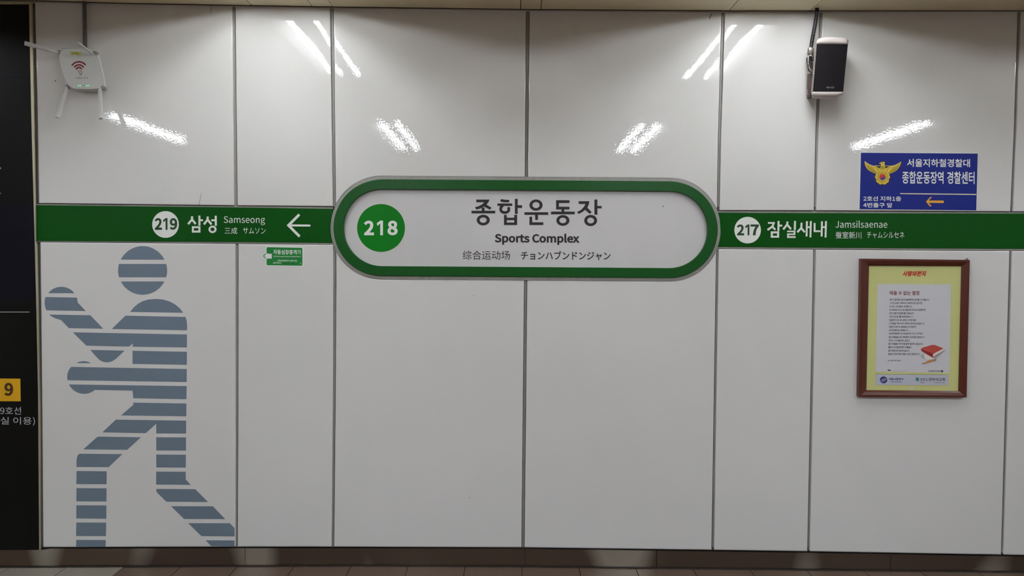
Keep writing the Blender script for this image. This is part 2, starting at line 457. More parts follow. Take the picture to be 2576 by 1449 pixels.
def plank(xa, xb, ya, yb):
    g = 0.0022
    n = max(2, int((xb-xa)/0.2)+1)
    bm = bmesh.new(); xs = [xa+g+(xb-xa-2*g)*i/(n-1) for i in range(n)]
    top = [[bm.verts.new((x, y, ceil_z(x))) for x in xs] for y in (ya+g, yb-g)]
    up = [[bm.verts.new((x, y, ceil_z(x)+0.02)) for x in xs] for y in (ya+g, yb-g)]
    for j in range(n-1):
        bm.faces.new((top[0][j], top[0][j+1], top[1][j+1], top[1][j])); bm.faces.new((up[0][j], up[1][j], up[1][j+1], up[0][j+1]))
        bm.faces.new((top[0][j], up[0][j], up[0][j+1], top[0][j+1])); bm.faces.new((top[1][j], top[1][j+1], up[1][j+1], up[1][j]))
    for j in (0, n-1): bm.faces.new((top[0][j], top[1][j], up[1][j], up[0][j]))
    obj('ceiling_panel', bm, 'ceil', ceiling)
for a, b in planks:
    plank(a, b, -4.0, -0.018); plank(a, b, YB, -4.0)
lamps = []; lamp_keys = []
for (a, b, _, c) in strips:
    prev = -0.018
    for (ya, yb) in (LAMPY if c in (0, 1) else LAMPY[:2]):
        plank(a, b, ya, prev); prev = yb; lamps.append((a, b, ya, yb)); lamp_keys.append((c+1, LAMPY.index((ya, yb))))
    plank(a, b, YB, prev)
def make_lamp(a, b, ya, yb):
    xc = (a+b)/2; wd = 0.155; z0 = ceil_z(xc)
    t = thing('recessed_ceiling_light', 'recessed twin tube ceiling light, seen as a bright streak mirrored in the wall panels', 'ceiling light', (xc, (ya+yb)/2, z0), 'recessed tube lights set across the ceiling')
    bm = bmesh.new(); h = 0.085
    pr = [(-(b-a)/2+0.003, 0.0), (-wd+0.015, 0.0), (-0.10, h), (0.10, h), (wd-0.015, 0.0), ((b-a)/2-0.003, 0.0)]
    fr = [bm.verts.new((xc+x, ya-0.003, z0+z)) for x, z in pr]; bk = [bm.verts.new((xc+x, yb+0.003, z0+z)) for x, z in pr]
    for i in range(5): bm.faces.new((fr[i], fr[i+1], bk[i+1], bk[i]))
    for rr in (fr, bk):
        bm.faces.new((rr[1], rr[2], rr[3], rr[4]))
    bmesh.ops.solidify(bm, geom=bm.faces[:], thickness=-0.002)
    obj('reflector', bm, 'lamp_in', t)
    for s in (-1, 1):
        x = xc+s*0.075; z = z0+0.044
        pts = [Vector((x, ya-0.05, z)), Vector((x, yb+0.05, z))]
        obj('tube', tube_bm(pts, 0.013, 8), 'tube_old' if ya > -1 else ('tube_far' if ya < -6 else 'tube'), t)
        for yy in (ya-0.04, yb+0.04):
            bm = bmesh.new(); add_box(bm, x-0.014, x+0.014, min(yy, yy+math.copysign(0.012, yy-(ya+yb)/2)), max(yy, yy+math.copysign(0.012, yy-(ya+yb)/2)), z-0.016, z0+0.085); obj('lamp_holder', bm, 'plastic', t)
    return t
LAMP_LABELS = {(1, 0): 'recessed twin tube ceiling light mirrored at the panel tops left of centre', (2, 0): 'recessed twin tube ceiling light mirrored at the panel tops left of the loudspeaker',
  (0, 1): 'recessed twin tube ceiling light mirrored below right of the white router', (1, 1): 'recessed twin tube ceiling light mirrored above the left end of the station sign',
  (2, 1): 'recessed twin tube ceiling light mirrored above the right end of the station sign', (3, 1): 'recessed twin tube ceiling light mirrored just above the blue police sign'}
for i, l in enumerate(lamps):
    t = make_lamp(*l); k = lamp_keys[i]
    if k in LAMP_LABELS: t['label'] = LAMP_LABELS[k]
    else: t['label'] = 'recessed twin tube ceiling light far from the wall, outside the picture'

# trim between ceiling and panels
bm = bmesh.new()
xs = [-150+60*i for i in range(50)]
for i in range(len(xs)-1):
    a, b = xs[i], xs[i+1]
    q = [P(a, interp(CEIL, a)+2.2, -0.006), P(b, interp(CEIL, b)+2.2, -0.006), P(b, interp(T_TOP, b)-0.9, -0.006), P(a, interp(T_TOP, a)-0.9, -0.006)]
    if i == 0: pf = [bm.verts.new(q[0]), bm.verts.new(q[3])]; pb = [bm.verts.new(q[0]+Vector((0,0.024,0))), bm.verts.new(q[3]+Vector((0,0.024,0)))]
    nf = [bm.verts.new(q[1]), bm.verts.new(q[2])]; nb = [bm.verts.new(q[1]+Vector((0,0.024,0))), bm.verts.new(q[2]+Vector((0,0.024,0)))]
    bm.faces.new((pf[0], nf[0], nf[1], pf[1])); bm.faces.new((pf[0], pb[0], nb[0], nf[0])); bm.faces.new((pf[1], nf[1], nb[1], pb[1]))
    pf, pb = nf, nb
struct('trim_1', bm, 'trim')
# dark cavity lining above the trim
# steel skirting
bs = bmesh.new(); add_box(bs, XL, XR, 0.014, 0.018, 0.0, P(1319, 1379, 0.014).z-0.002); base = struct('baseboard_back', bs, 'void')
def sk_top(x): return interp(L_BOT, x)+4.2 if x > 108 else 1383.5
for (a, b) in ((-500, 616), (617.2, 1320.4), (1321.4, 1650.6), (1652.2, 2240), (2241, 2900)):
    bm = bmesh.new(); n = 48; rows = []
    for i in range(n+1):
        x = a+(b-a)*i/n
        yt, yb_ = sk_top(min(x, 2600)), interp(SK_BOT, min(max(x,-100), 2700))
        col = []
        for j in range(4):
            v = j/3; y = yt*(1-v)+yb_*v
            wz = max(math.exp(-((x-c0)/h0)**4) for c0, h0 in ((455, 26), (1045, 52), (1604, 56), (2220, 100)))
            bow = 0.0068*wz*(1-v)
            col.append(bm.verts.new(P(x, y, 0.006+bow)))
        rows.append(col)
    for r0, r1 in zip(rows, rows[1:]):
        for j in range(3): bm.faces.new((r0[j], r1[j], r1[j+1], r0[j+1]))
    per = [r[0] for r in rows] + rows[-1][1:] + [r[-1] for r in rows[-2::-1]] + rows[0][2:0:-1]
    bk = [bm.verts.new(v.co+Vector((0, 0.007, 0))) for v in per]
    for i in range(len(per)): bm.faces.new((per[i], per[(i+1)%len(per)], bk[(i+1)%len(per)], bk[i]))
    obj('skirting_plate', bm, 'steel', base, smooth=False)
bm = bmesh.new()
pts = [P(x, interp(SK_BOT, x)-0.6, 0.001) + Vector((0, 0, 0.001*noise.noise(Vector((x*0.02, 0, 0))))) for x in range(-150, 2750, 20)]
o = obj('floor_sealant', tube_bm(pts, [(0.0028+0.0012*noise.noise(Vector((x*0.05, 3, 0)))) for x in range(-150, 2750, 20)], 6), 'grout', base)

# wall panels
ju = lambda x: interp(U_BOT, x); jt = lambda x: interp(T_TOP, x); lt = lambda x: interp(L_TOP, x); lb = lambda x: interp(L_BOT, x)
rows = [(i, i+1) for i in range(9)]
TILT_U = {0: (0.0, 0.0), 1: (0.0, 0.0), 2: (0.0, -0.004), 3: (0.0, -0.004), 4: (0.0, 0.0), 5: (0, 0)}
for i, j in rows:
    arcu = 'b' if i in (2, 3) else None
    panel(J[i][1], J[j][0], jt, ju, wall_back, arcu, tilt=TILT_U.get(i, (0, 0)))
    panel(J[i][1], J[j][0], lt, lb, wall_back, 't' if i in (2, 3) else None)
# recessed gaskets in the vertical joints
for (l, r) in J:
    for (ya, yb) in ((20, 520), (616, 1376)):
        a, b = [], []
        for y in [ya+(yb-ya)*k/5 for k in range(6)]:
            a.append((interp(l, y)+1.6, y)); b.append((interp(r, y)-1.6, y))
        prism('joint_gasket', a+b[::-1], 0.009, 0.018, 'gasket', wall_back)
# small dark holes and scuffs on the panels
def rowpts(x0, x1, tab, step=40, dy=0.0):
    n = max(2, int(abs(x1-x0)/step)+1); return [(x0+(x1-x0)*i/(n-1), interp(tab, x0+(x1-x0)*i/(n-1))+dy) for i in range(n)]
specks = [ell(139.5, 203.5, 1.6, 1.6, 8), ell(1192,744,2.2,0.6,6), ell(1182,1252,2,0.6,6), [(500,518),(506,485),(506.6,485),(501,518)],
          [(1784,46),(1790,32),(1791,33),(1785.5,48)], [(530,34),(530,15),(530.8,15),(530.8,34)], ell(1127,440.5,3.2,1.6,8), ell(1234,31,.5,2.5,6)]
o = flat('scuff_marks', specks, -0.0004, 'speck', wall_back); o['kind'] = 'stuff'

# ------------------------------------------------------------------ black line map board at the far left
bt = thing('line_map_board', 'tall black line map board at the left edge, white Korean lettering and amber 9', 'board', P(-150, 1383, 0))
XBL = -480
prism('board_panel', [(XBL,8)]+[(72.5,10),(78.5,300),(84.5,517)]+[(XBL,517)], -0.004, 0.012, 'board', bt)
prism('board_panel', [(XBL,517),(84.5,517),(87,610),(89.3,700),(90.5,752),(XBL,752)], -0.004, 0.012, 'board_b', bt)
prism('board_panel', [(XBL,752),(90.5,752),(95.5,1000),(98.3,1383),(XBL,1383)], -0.004, 0.012, 'board', bt)
prism('edge_strip', [(72.5,10),(80.5,11),(85.5,300),(88.7,510),(88.6,517),(84.5,517),(78.5,300)], -0.009, 0.0, 'alu', bt, 0.0008, 0.001)
prism('edge_strip', [(84.5,517),(88.6,517),(88.8,607),(92.5,614),(95.3,752),(100,1050),(101.3,1383),(98.3,1383),(95.5,1000),(90.5,752),(87,610)], -0.009, 0.0, 'alu', bt, 0.0006, 0.001)
prism('top_strip', [(XBL,0),(79,3.5),(80.5,10.5),(XBL,8)], -0.01, 0.0, 'alu', bt, 0.0008, 0.001)
prism('amber_square', [(-40,952),(51,952.6),(52,1009.5),(-40,1009)], -0.0046, -0.004, 'yellow', bt)
text('digit', '9', 10.8, 962.8, 33.2, 996, -0.0052, 'brown', bt, bold=0.014)
text('lettering', '9호선', 0.3, 1023.5, 53, 1042.5, -0.0047, 'greytext', bt, bold=0)
text('lettering', '(대합실 이용)', -57, 1048.5, 88, 1070, -0.0047, 'greytext', bt, bold=0)
flat('white_rule', [rect(-300,784.2,74,785.8)], -0.0046, 'greytext', bt)
for r_ in (rect(-6,421,2,425), rect(-6,485.4,2.6,486.8)): flat('white_mark', [r_], -0.0046, 'greytext', bt)
prism('painted_reflection', [(-100,183),(75,187.5),(76,197),(-100,192)], -0.0050, -0.004, 'board_b', bt)  # faint reflection across the board, drawn in as a thin navy strip

def roundel_digit(ch, xa, xb, y0, y1, Y, m, parent):
    if ch == '1':
        W_, H_ = xb-xa, y1-y0
        flat('roundel_digit', [[(xa+W_*u, y0+H_*v) for u, v in ((0,.17),(.60,0),(1,0),(1,1),(.56,1),(.56,.20),(.08,.36))]], Y, m, parent)
    else: text('roundel_digit', ch, xa, y0, xb, y1, Y, m, parent, bold=0.014, slope=0.0)
# ------------------------------------------------------------------ direction bands
def band(name, label, x0, x1, cutL, cutR):
    t = thing(name, label, 'sign', P((x0+x1)/2, interp(G_BOT, (x0+x1)/2), 0.0))
    top = rowpts(x0, x1, G_TOP); bot = rowpts(x0, x1, G_BOT)[::-1]
    prism('band_panel', top+bot, 0.002, 0.017, 'band', t, 0.0006, 0.0006)
    for nm, A, B, dA, dB in (('sealant_bead', U_BOT, G_TOP, 2.4, 0.3), ('sealant_bead', G_BOT, L_TOP, 0.2, -1.6)):
        a = rowpts(x0-2, x1, A, 30, dA); b = rowpts(x0-2, x1, B, 30, dB)[::-1]
        a = [(x, y+0.35*noise.noise(Vector((x*0.05, y, 0)))) for x, y in a]; b = [(x, y+0.35*noise.noise(Vector((x*0.07, y, 4)))) for x, y in b]
        prism(nm, a+b, 0.005, 0.017, 'sealant', t)
    return t
b1 = band('station_direction_sign', 'long green band left of the station name sign, roundel 219 and left arrow', 90, 838, None, None)
YB1 = 0.0014
def disc(name, cx, cy, r, Y, m, parent, ry=None):
    return flat(name, [ell(cx, cy, r, ry or r, 56)], Y, m, parent)
disc('roundel', 416.4, 564.7, 33.6, YB1, 'white', b1)['label'] = 'white roundel'
for ch_, xa_, xb_ in [('2', 388.8, 407.6), ('1', 410.2, 421.3), ('9', 427, 446)]:
    roundel_digit(ch_, xa_, xb_, 548.5, 578.2, YB1-0.0006, 'dgreen', b1)
sam = []
sam += ribbon([(940,118),(940,182),(858,282)], 44) + ribbon([(940,185),(1015,277)], 44) + ribbon([(1093,103),(1095,312)], 42) + ribbon([(1100,199),(1170,200)], 38)
sam += [rect(937,325,1115,365), rect(937,416,1115,458), rect(937,325,978,458), rect(1073,325,1115,458)]
sam += ribbon([(1268,123),(1265,187),(1188,286)], 44) + ribbon([(1265,190),(1347,287)], 44) + ribbon([(1435,106),(1437,316)], 42) + ribbon([(1340,200),(1430,201)], 38)
sam += ring_quads(1368, 390, 84, 78, 42, 37)
flat('korean_lettering', conv(sam, 370, 530, 8.31), YB1, 'white', b1)['label'] = 'white Korean station name'
text('latin_lettering', 'Samseong', 562.8, 543.8, 666.8, 566.0, YB1, 'white', b1, bold=0.0, slope=0.004)
text('chinese_lettering', '三成', 565, 572, 597, 588.6, YB1, 'white', b1)
text('japanese_lettering', 'サムソン', 611.5, 572.6, 668.3, 588, YB1, 'white', b1)
flat('arrow', conv(ribbon([(455,562),(345,672),(458,785)], 26)+ribbon([(345,672),(567,674)], 20), 640, 400, 4.025), YB1, 'white', b1)['label'] = 'white arrow pointing left'

b2 = band('station_direction_sign', 'long green band right of the station name sign, roundel 217', 1804, 3300, None, None)
disc('roundel', 1880.7, 578.9, 33.4, YB1, 'white', b2)['label'] = 'white roundel'
for ch_, xa_, xb_ in [('2', 1853.5, 1871.8), ('1', 1874.6, 1885.2), ('7', 1888.2, 1909.2)]:
    roundel_digit(ch_, xa_, xb_, 564.6, 592, YB1-0.0006, 'dgreen', b2)
jm = []
jm += [rect(83,130,203,160)] + ribbon([(188,132),(165,205),(75,268)], 34) + ribbon([(152,205),(213,265)], 34) + ribbon([(268,110),(265,287)], 35) + [rect(275,175,332,208)]
jm += [rect(132,292,278,328), rect(132,370,278,403), rect(132,292,168,403), rect(242,292,278,403)]
jm += ribbon([(424,120),(420,172),(350,258)], 35) + ribbon([(420,175),(487,255)], 35) + ribbon([(557,110),(553,270)], 35)
jm += [rect(418,280,563,306), rect(533,280,563,356), rect(418,328,563,356), rect(418,328,450,408), rect(418,376,567,408)]
jm += ribbon([(672,140),(666,232),(597,308)], 35) + ribbon([(666,235),(727,308)], 35) + ribbon([(765,115),(759,380)], 33) + ribbon([(834,112),(826,398)], 33) + [rect(765,203,832,234)]
jm += [rect(883,146,916,306), rect(883,274,1003,306)] + ribbon([(1029,117),(1023,382)], 33) + ribbon([(1099,112),(1091,401)], 33) + [rect(1028,203,1096,234)]
flat('korean_lettering', conv(jm, 1920, 540, 6.962), YB1, 'white', b2)['label'] = 'white Korean station name'
text('latin_lettering', 'Jamsilsaenae', 2101.7, 554.8, 2232.3, 573, YB1, 'white', b2, slope=0.001)
text('chinese_lettering', '蚕室新川', 2101.8, 582.7, 2166.8, 600, YB1, 'white', b2)
text('japanese_lettering', 'チャムシルセネ', 2180.8, 582.7, 2275, 599.6, YB1, 'white', b2)

# ------------------------------------------------------------------ station name sign
st = thing('station_name_sign', 'large white capsule shaped station name sign with green rim and green 218 roundel', 'sign', P(1320, 706, 0))
def capsule_band(name, profile, m, parent, n=44, wob=0.0, smooth=False):
    """profile: list of (radius px, depth); swept round the capsule, solid of revolution-like rim"""
    bm = bmesh.new(); rings = []
    for k, (R, Y) in enumerate(profile):
        base_ = capsule(R, n); out = []
        long = []
        for i, (x, y) in enumerate(base_):
            long.append((x, y))
            j = (i+1) % len(base_)
            dx = base_[j][0]-x; dy = base_[j][1]-y
            if abs(dx) > 300:
                for q in range(1, 24): long.append((x+dx*q/24, y+dy*q/24))
        for (x, y) in long:
            if wob and k in (0, 1):
                cx0 = min(max(x, SC1[0]), SC2[0]); cy0 = SC1[1]+(SC2[1]-SC1[1])*(cx0-SC1[0])/(SC2[0]-SC1[0])
                f = 1+wob*noise.noise(Vector((x*0.03, y*0.03, k)))/R
                x = cx0+(x-cx0)*f; y = cy0+(y-cy0)*f
            p0 = P(x, y, 0.0)
            out.append(bm.verts.new(Vector((p0.x, Y, p0.z))))
        rings.append(out)
    for r0, r1 in zip(rings, rings[1:]+rings[:1]):
        N = len(r0)
        for i in range(N): bm.faces.new((r0[i], r0[(i+1)%N], r1[(i+1)%N], r1[i]))
    return obj(name, bm, m, parent, smooth)
capsule_band('sealant_bead', [(R_OUT, 0.004), (R_OUT-1.2, -0.003), (R_RING-1.5, -0.005), (R_RING-4, 0.01), (R_OUT-2, 0.012)], 'sealant', st, wob=1.3)
K = 0.9965   # the rim stands proud of the wall, so its outline is a touch smaller there
capsule_band('green_rim', [(R_RING*1.0, 0.006), (R_RING*1.0, -0.009), (R_RING-1.2, -0.0105), (R_IN+0.8, -0.0105), (R_IN, -0.0095), (R_IN, 0.010), (R_IN+6, 0.012)], 'ring', st)['label'] = 'raised green rim'
bm = bmesh.new(); add_prism(bm, capsule(R_IN+3), 0.0085, 0.0165); obj('sign_face', bm, 'face', st)
YF = 0.0078
def warpF(polys): return polys
disc('roundel', 958.5, 573.4, 60.2, YF, 'roundel_green', st)['label'] = 'green roundel'
for ch_, xa_, xb_ in [('2', 915.3, 940.8), ('1', 948, 963.3), ('8', 974.6, 1000.4)]:
    roundel_digit(ch_, xa_, xb_, 555, 591.8, YF-0.0005, 'white', st)
jong = [[(402,172),(875,172),(845,260),(770,355),(955,463),(895,538),(680,425),(560,490),(405,533),(350,450),(500,405),(610,345),(690,268),(402,268)],
        rect(600,460,700,580), rect(230,575,1085,668)] + ring_quads(652,910,235,193,125,98)
hap = [[(1297,152),(1420,178),(1590,180),(1585,272),(1400,272),(1262,238)], rect(1163,312,1700,400), rect(1793,145,1893,690), rect(1893,375,2052,474),
       rect(1400,722,1500,1087), rect(1768,722,1872,1087), rect(1400,825,1872,912), rect(1400,1000,1872,1087)]
sp = [(1537,452),(1560,478),(1576,512),(1572,560),(1545,602),(1495,632),(1430,641),(1365,630),(1312,598),(1284,552),(1280,500),(1295,450),(1330,410),(1370,385)]
hap += ribbon(sp, 98)
un = ring_quads(120,370,237,202,128,110) + [rect(-298,628,560,722), rect(90,722,192,905), rect(-116,788,-18,1085), rect(-116,990,383,1085)]
dong = [rect(845,195,1325,293), rect(845,195,945,525), rect(845,430,1325,525), rect(1040,525,1137,605), rect(660,605,1515,700)] + ring_quads(1088,922,235,194,128,101)
jang = [[(1660,230),(2040,230),(2020,340),(1970,465),(2125,625),(2060,690),(1890,540),(1790,620),(1660,690),(1600,615),(1740,545),(1850,430),(1903,325),(1660,325)],
        rect(2225,170,2330,715), rect(2330,400,2485,490)] + ring_quads(2088,925,231,202,125,106)
flat('korean_lettering', conv(jong+hap, 1170, 490, 14.31)+conv(un+dong+jang, 1340, 490, 14.31), YF, 'black', st)['label'] = 'large black Korean station name'
text('latin_lettering', 'Sports Complex', 1244.3, 587.2, 1458, 615.6, YF, 'black', st, bold=0.014, slope=0.004)
text('chinese_lettering', '综合运动场', 1164, 630.4, 1283, 653, YF, 'black', st, bold=0.0)
text('japanese_lettering', 'チョンハブンドンジャン', 1310.5, 631.2, 1536, 654, YF, 'black', st, bold=0.006)
flat('speck', [ell(1668, 519, 1.6, 1.6, 8)], YF, 'ink', st)

# ------------------------------------------------------------------ striding figure graphic
rt = thing('striding_figure_graphic', 'grey blue striped striding figure on the lower panel beside the black board', 'wall graphic', P(350, 1376, 0))
A_ = (0, 600, 3.534); B_ = (0, 990, 3.156)
def circ_cut(cx, cy, r, y0, y1, n=26):
    a0 = math.asin(max(-1, min(1, (y0-cy)/r))); a1 = math.asin(max(-1, min(1, (y1-cy)/r)))
    right = [(cx+r*math.cos(a0+(a1-a0)*i/(n-1)), cy+r*math.sin(a0+(a1-a0)*i/(n-1))) for i in range(n)]
    left = [(2*cx-x, y) for x, y in right[::-1]]
    return right+left
SA = [circ_cut(1268,285,217,68,188), circ_cut(1268,285,218,226,345), circ_cut(1268,283,217,382,500),
      circ_cut(545,577,148,429,486),
      [(403,520),(684,525),(687,548),(693,572),(728,608),(764,645),(412,638),(402,612),(396,575),(398,545)],
      [(438,676),(803,682),(918,802),(612,797),(540,722),(520,718),(490,708),(460,693)],
      [(1155,653),(1190,612),(1230,578),(1270,556),(1320,542),(1390,537),(1450,542),(1510,560),(1560,588),(1600,622),(1630,660)],
      [(1115,686),(1650,697),(1659,730),(1663,770),(1663,816),(994,804)],
      [(648,834),(1662,853),(1662,969),(1180,962),(1180,933),(1147,961),(768,953)],
      [(802,990),(1107,997),(1030,1070),(1000,1091),(970,1100),(940,1101),(910,1094),(885,1080),(862,1058)],
      [(1178,998),(1661,1007),(1661,1123),(1178,1115)],
      [(678,1107),(700,1097),(722,1092),(745,1090),(770,1093),(792,1100),(812,1109)],
      [(632,1141),(1660,1160),(1660,1276),(600,1260),(597,1230),(600,1200),(611,1170)],
      [(612,1297),(1660,1312),(1657,1429),(1185,1420),(1178,1353),(845,1346),(820,1362),(790,1376),(755,1382),(715,1378),(680,1366),(650,1346),(626,1320)]]
SB = [[(1058,72),(1480,79),(1479,181),(960,174),(1058,90)],
      [(920,207),(1478,215),(1477,318),(1241,317),(1240,240),(1157,315),(812,308)],
      [(775,342),(1119,347),(1010,447),(661,443)], [(1240,347),(1477,348),(1476,453),(1241,452)],
      [(630,478),(972,481),(863,584),(607,583),(608,520),(616,492)], [(1240,484),(1476,486),(1475,588),(1241,587)],
      [(608,615),(847,617),(846,720),(606,719)], [(1240,620),(1474,621),(1475,683),(1514,725),(1239,723)],
      [(607,751),(846,752),(845,857),(606,856)], [(1240,757),(1550,759),(1652,861),(1320,859),(1250,790),(1241,775)],
      [(606,887),(845,888),(844,994),(605,992)], [(1357,894),(1690,895),(1788,997),(1461,996)],
      [(605,1024),(843,1025),(841,1132),(604,1131)], [(1494,1029),(1825,1030),(1862,1070),(1862,1134),(1599,1132)],
      [(605,1162),(840,1163),(838,1217),(604,1217)], [(1633,1165),(1862,1166),(1862,1215),(1678,1212)]]
for polys, tr in ((SA, A_), (SB, B_)):
    for p in conv(polys, *tr): flat('stripe', [p], -0.0004, 'runner', rt)

# ------------------------------------------------------------------ green defibrillator sticker
at = thing('defibrillator_direction_sign', 'small green sticker with white left arrow below the green band', 'sign', P(712, 670, 0))
q = 16.1
def rrect(x0, y0, x1, y1, r, sl=0.0):
    pts = []
    for cx, cy, a in ((x1-r,y0+r,270),(x1-r,y1-r,0),(x0+r,y1-r,90),(x0+r,y0+r,180)):
        for k in range(6):
            t = math.radians(a+90*k/5); x = cx+r*math.cos(t); pts.append((x, cy+r*math.sin(t)+(x-x0)*sl))
    return pts
prism('sticker_base', conv([rrect(462,155,1975,950,60,0.017)], 640, 610, q)[0], -0.0008, 0.0003, 'white', at)
flat('arrow_point', conv([[(500,395),(500,700),(335,545)]], 640, 610, q), -0.0007, 'aed', at)
flat('arrow_border', conv([[(470,390),(470,420),(340,545),(470,680),(470,700),(305,545)]], 640, 610, q), -0.0004, 'white', at)
flat('sticker_print', conv([rrect(490,188,1945,920,45,0.017)], 640, 610, q), -0.0010, 'aed', at)
flat('arrow', conv([[(385,545),(545,425),(545,457),(705,457),(705,650),(545,650),(545,685)]], 640, 610, q), -0.0013, 'white', at)['label'] = 'white arrow pointing left'
YA = -0.0013
text('korean_lettering', '자동심장충격기', 687.5, 627.8, 756.2, 639.8, YA, 'white', at, bold=0.006, slope=0.012, res=2)
text('latin_lettering', 'AED(Automated External Defibrillator)', 687.8, 643.2, 756.2, 646.6, YA, 'white', at, bold=0.006, slope=0.014, res=2)
text('korean_lettering', '자동심장충격기 설치시설', 697.8, 653.4, 746.6, 657.6, YA, 'white', at, bold=0.006, slope=0.014, res=2)
text('korean_lettering', '(설치위치 :', 686.9, 659.0, 708.4, 663.8, YA, 'white', at, bold=0.006, slope=0.014, res=2)
flat('closing_bracket', [rect(755.6,660.6,756.6,664.8)], YA, 'white', at)
scr = []
random.seed(3)
for k in range(11):
    x = 712+k*2.8
    if k == 6: continue
    scr += ribbon([(x, 661.5+random.random()), (x+1.1, 663.8+random.random()*0.8), (x+2.0, 661.7+random.random()*1.6)], 0.75)
flat('pen_scribble', scr, YA, 'black', at)['label'] = 'illegible dark handwriting'

# ------------------------------------------------------------------ blue police direction sign
pt = thing('police_direction_sign', 'blue rectangular sign with gold eagle emblem above the right green band', 'sign', P(2311, 528, 0))
prism('sign_plate', [(2165.2,382.9),(2460.8,385.1),(2457.4,530.8),(2161.2,527.2)], -0.0022, 0.0006, 'white', pt)
flat('blue_print', [[(2165.9,384.2),(2459.8,386.2),(2456,529.4),(2162.2,526.2)]], -0.0025, 'blue', pt)
YP = -0.0028
text('korean_lettering', '서울지하철경찰대', 2281.6, 399.3, 2440.2, 419.6, YP, 'white', pt, bold=0.006, slope=0.006)
text('korean_lettering', '종합운동장역', 2269.6, 430.6, 2373.5, 461.8, YP, 'white', pt, bold=0.006, slope=0.006)
text('korean_lettering', '경찰센터', 2382.5, 431.4, 2451.6, 462.6, YP, 'white', pt, bold=0.006, slope=0.006)
text('korean_lettering', '2호선 지하1층', 2171.6, 493.4, 2267, 505.8, YP, 'white', pt, bold=0.006, slope=0.006)
text('korean_lettering', '4번출구 앞', 2171.6, 509.6, 2244.8, 521.8, YP, 'white', pt, bold=0.006, slope=0.006)
flat('dividing_line', [[(2264.2,485.8),(2455.9,488),(2455.9,490.4),(2264.2,488.2)]], YP, 'pale', pt)
flat('arrow', conv([[(1608,578),(1650,532),(1668,534),(1634,567),(1783,568),(1783,592),(1634,590),(1664,622),(1646,626)]], 1920, 360, 3.927), YP, 'orange', pt)['label'] = 'orange arrow pointing left'
# emblem, outlines in a magnified local frame
def mir(p): return [(2*862-x, y) for x, y in p]
wing = [(213,358),(300,425),(430,500),(540,528),(620,540),(690,590),(760,625),(800,640),(800,860),(700,830),(600,808),(520,780),(440,740),(360,690),(300,630),(255,560),(225,470)]
wingR = [(1532,378),(1430,440),(1300,505),(1180,528),(1110,540),(1040,590),(970,625),(930,640),(930,860),(1020,840),(1130,815),(1220,785),(1300,740),(1370,690),(1430,625),(1480,550),(1520,460)]
def grow(p, s, c):
    return [(c[0]+(x-c[0])*s, c[1]+(y-c[1])*s) for x, y in p]
def blossom(s):
    pts = []
    for k in range(5):
        for dd, rr in ((-36,0.90),(-24,1.0),(-14,1.04),(-4,1.0),(0,0.965),(4,1.0),(14,1.04),(24,1.0)):
            a = math.radians(-90+72*k+dd); pts.append((860+262*s*rr*math.cos(a), 945+262*s*rr*math.sin(a)))
    return pts
head = [(748,420),(800,405),(830,388),(950,388),(935,420),(940,520),(985,700),(985,860),(740,860),(740,700),(800,540),(800,460),(745,460)]
E = (2160, 380, 14.31)
flat('emblem_outline', conv([grow(wing,1.045,(540,640)), grow(wingR,1.045,(1190,640)), blossom(1.09), grow(head,1.06,(860,620)), [(580,505),(1150,505),(1100,640),(620,640)]], *E), YP, 'emb_out', pt)
flat('emblem_gold', conv([wing, wingR, blossom(1.0), head], *E), YP-0.0003, 'gold', pt)['label'] = 'gold eagle and blossom emblem'
ln = []
for (y0, y1, x0, x1) in ((430,600,240,520),(500,650,262,560),(560,690,290,590),(620,730,330,620),(680,765,395,660),(730,790,470,690)):
    c = ribbon([(x0, y0), ((x0+x1)/2-20, (y0*0.35+y1*0.65)), (x1, y1)], 13); ln += c; ln += [[(1735-x, y+14) for x, y in p] for p in c]
ln += ribbon([(590,560),(690,640),(730,760)], 13) + ribbon([(1135,570),(1040,650),(1000,770)], 13)
for k in range(7): ln += ribbon([(790+k*22, 560+abs(3-k)*18), (770+k*28, 700)], 7) + ribbon([(830+k*12, 540), (860+(k-3)*40, 640)], 6)
for k in range(5):
    a0 = -90+72*k
    for dd in (-24,-12,0,12,24,36):
        a = math.radians(a0+dd); r0 = 125; r1 = 262*(0.88 if dd == 36 else 0.86)
        ln += ribbon([(860+r0*math.cos(a), 940+r0*math.sin(a)), (860+r1*math.cos(a), 945+r1*math.sin(a))], 15 if dd == 36 else 11)
flat('emblem_line', conv(ln, *E), YP-0.0006, 'goldline', pt)
for rb_ in (ribbon([(585,525),(780,528)],16), ribbon([(955,530),(1150,535)],16), ribbon([(225,375),(330,455),(450,515),(560,540)],14), ribbon([(1522,392),(1420,455),(1300,515),(1170,545)],14)):
    flat('emblem_highlight', conv(rb_, *E), YP-0.0008, 'pale', pt)
flat('emblem_eye', conv([rect(815,415,875,432)], *E), YP-0.0009, 'emb_out', pt)
flat('emblem_disc', conv([ell(858,935,112,112,32)], *E), YP-0.0008, 'red', pt)
flat('emblem_disc', conv([[(750,965)]+[(770,975),(800,985),(840,970),(880,935),(920,920),(968,925)]+ell(858,935,111,111,20,a0=0,a1=165)], *E), YP-0.0011, 'tblue', pt)

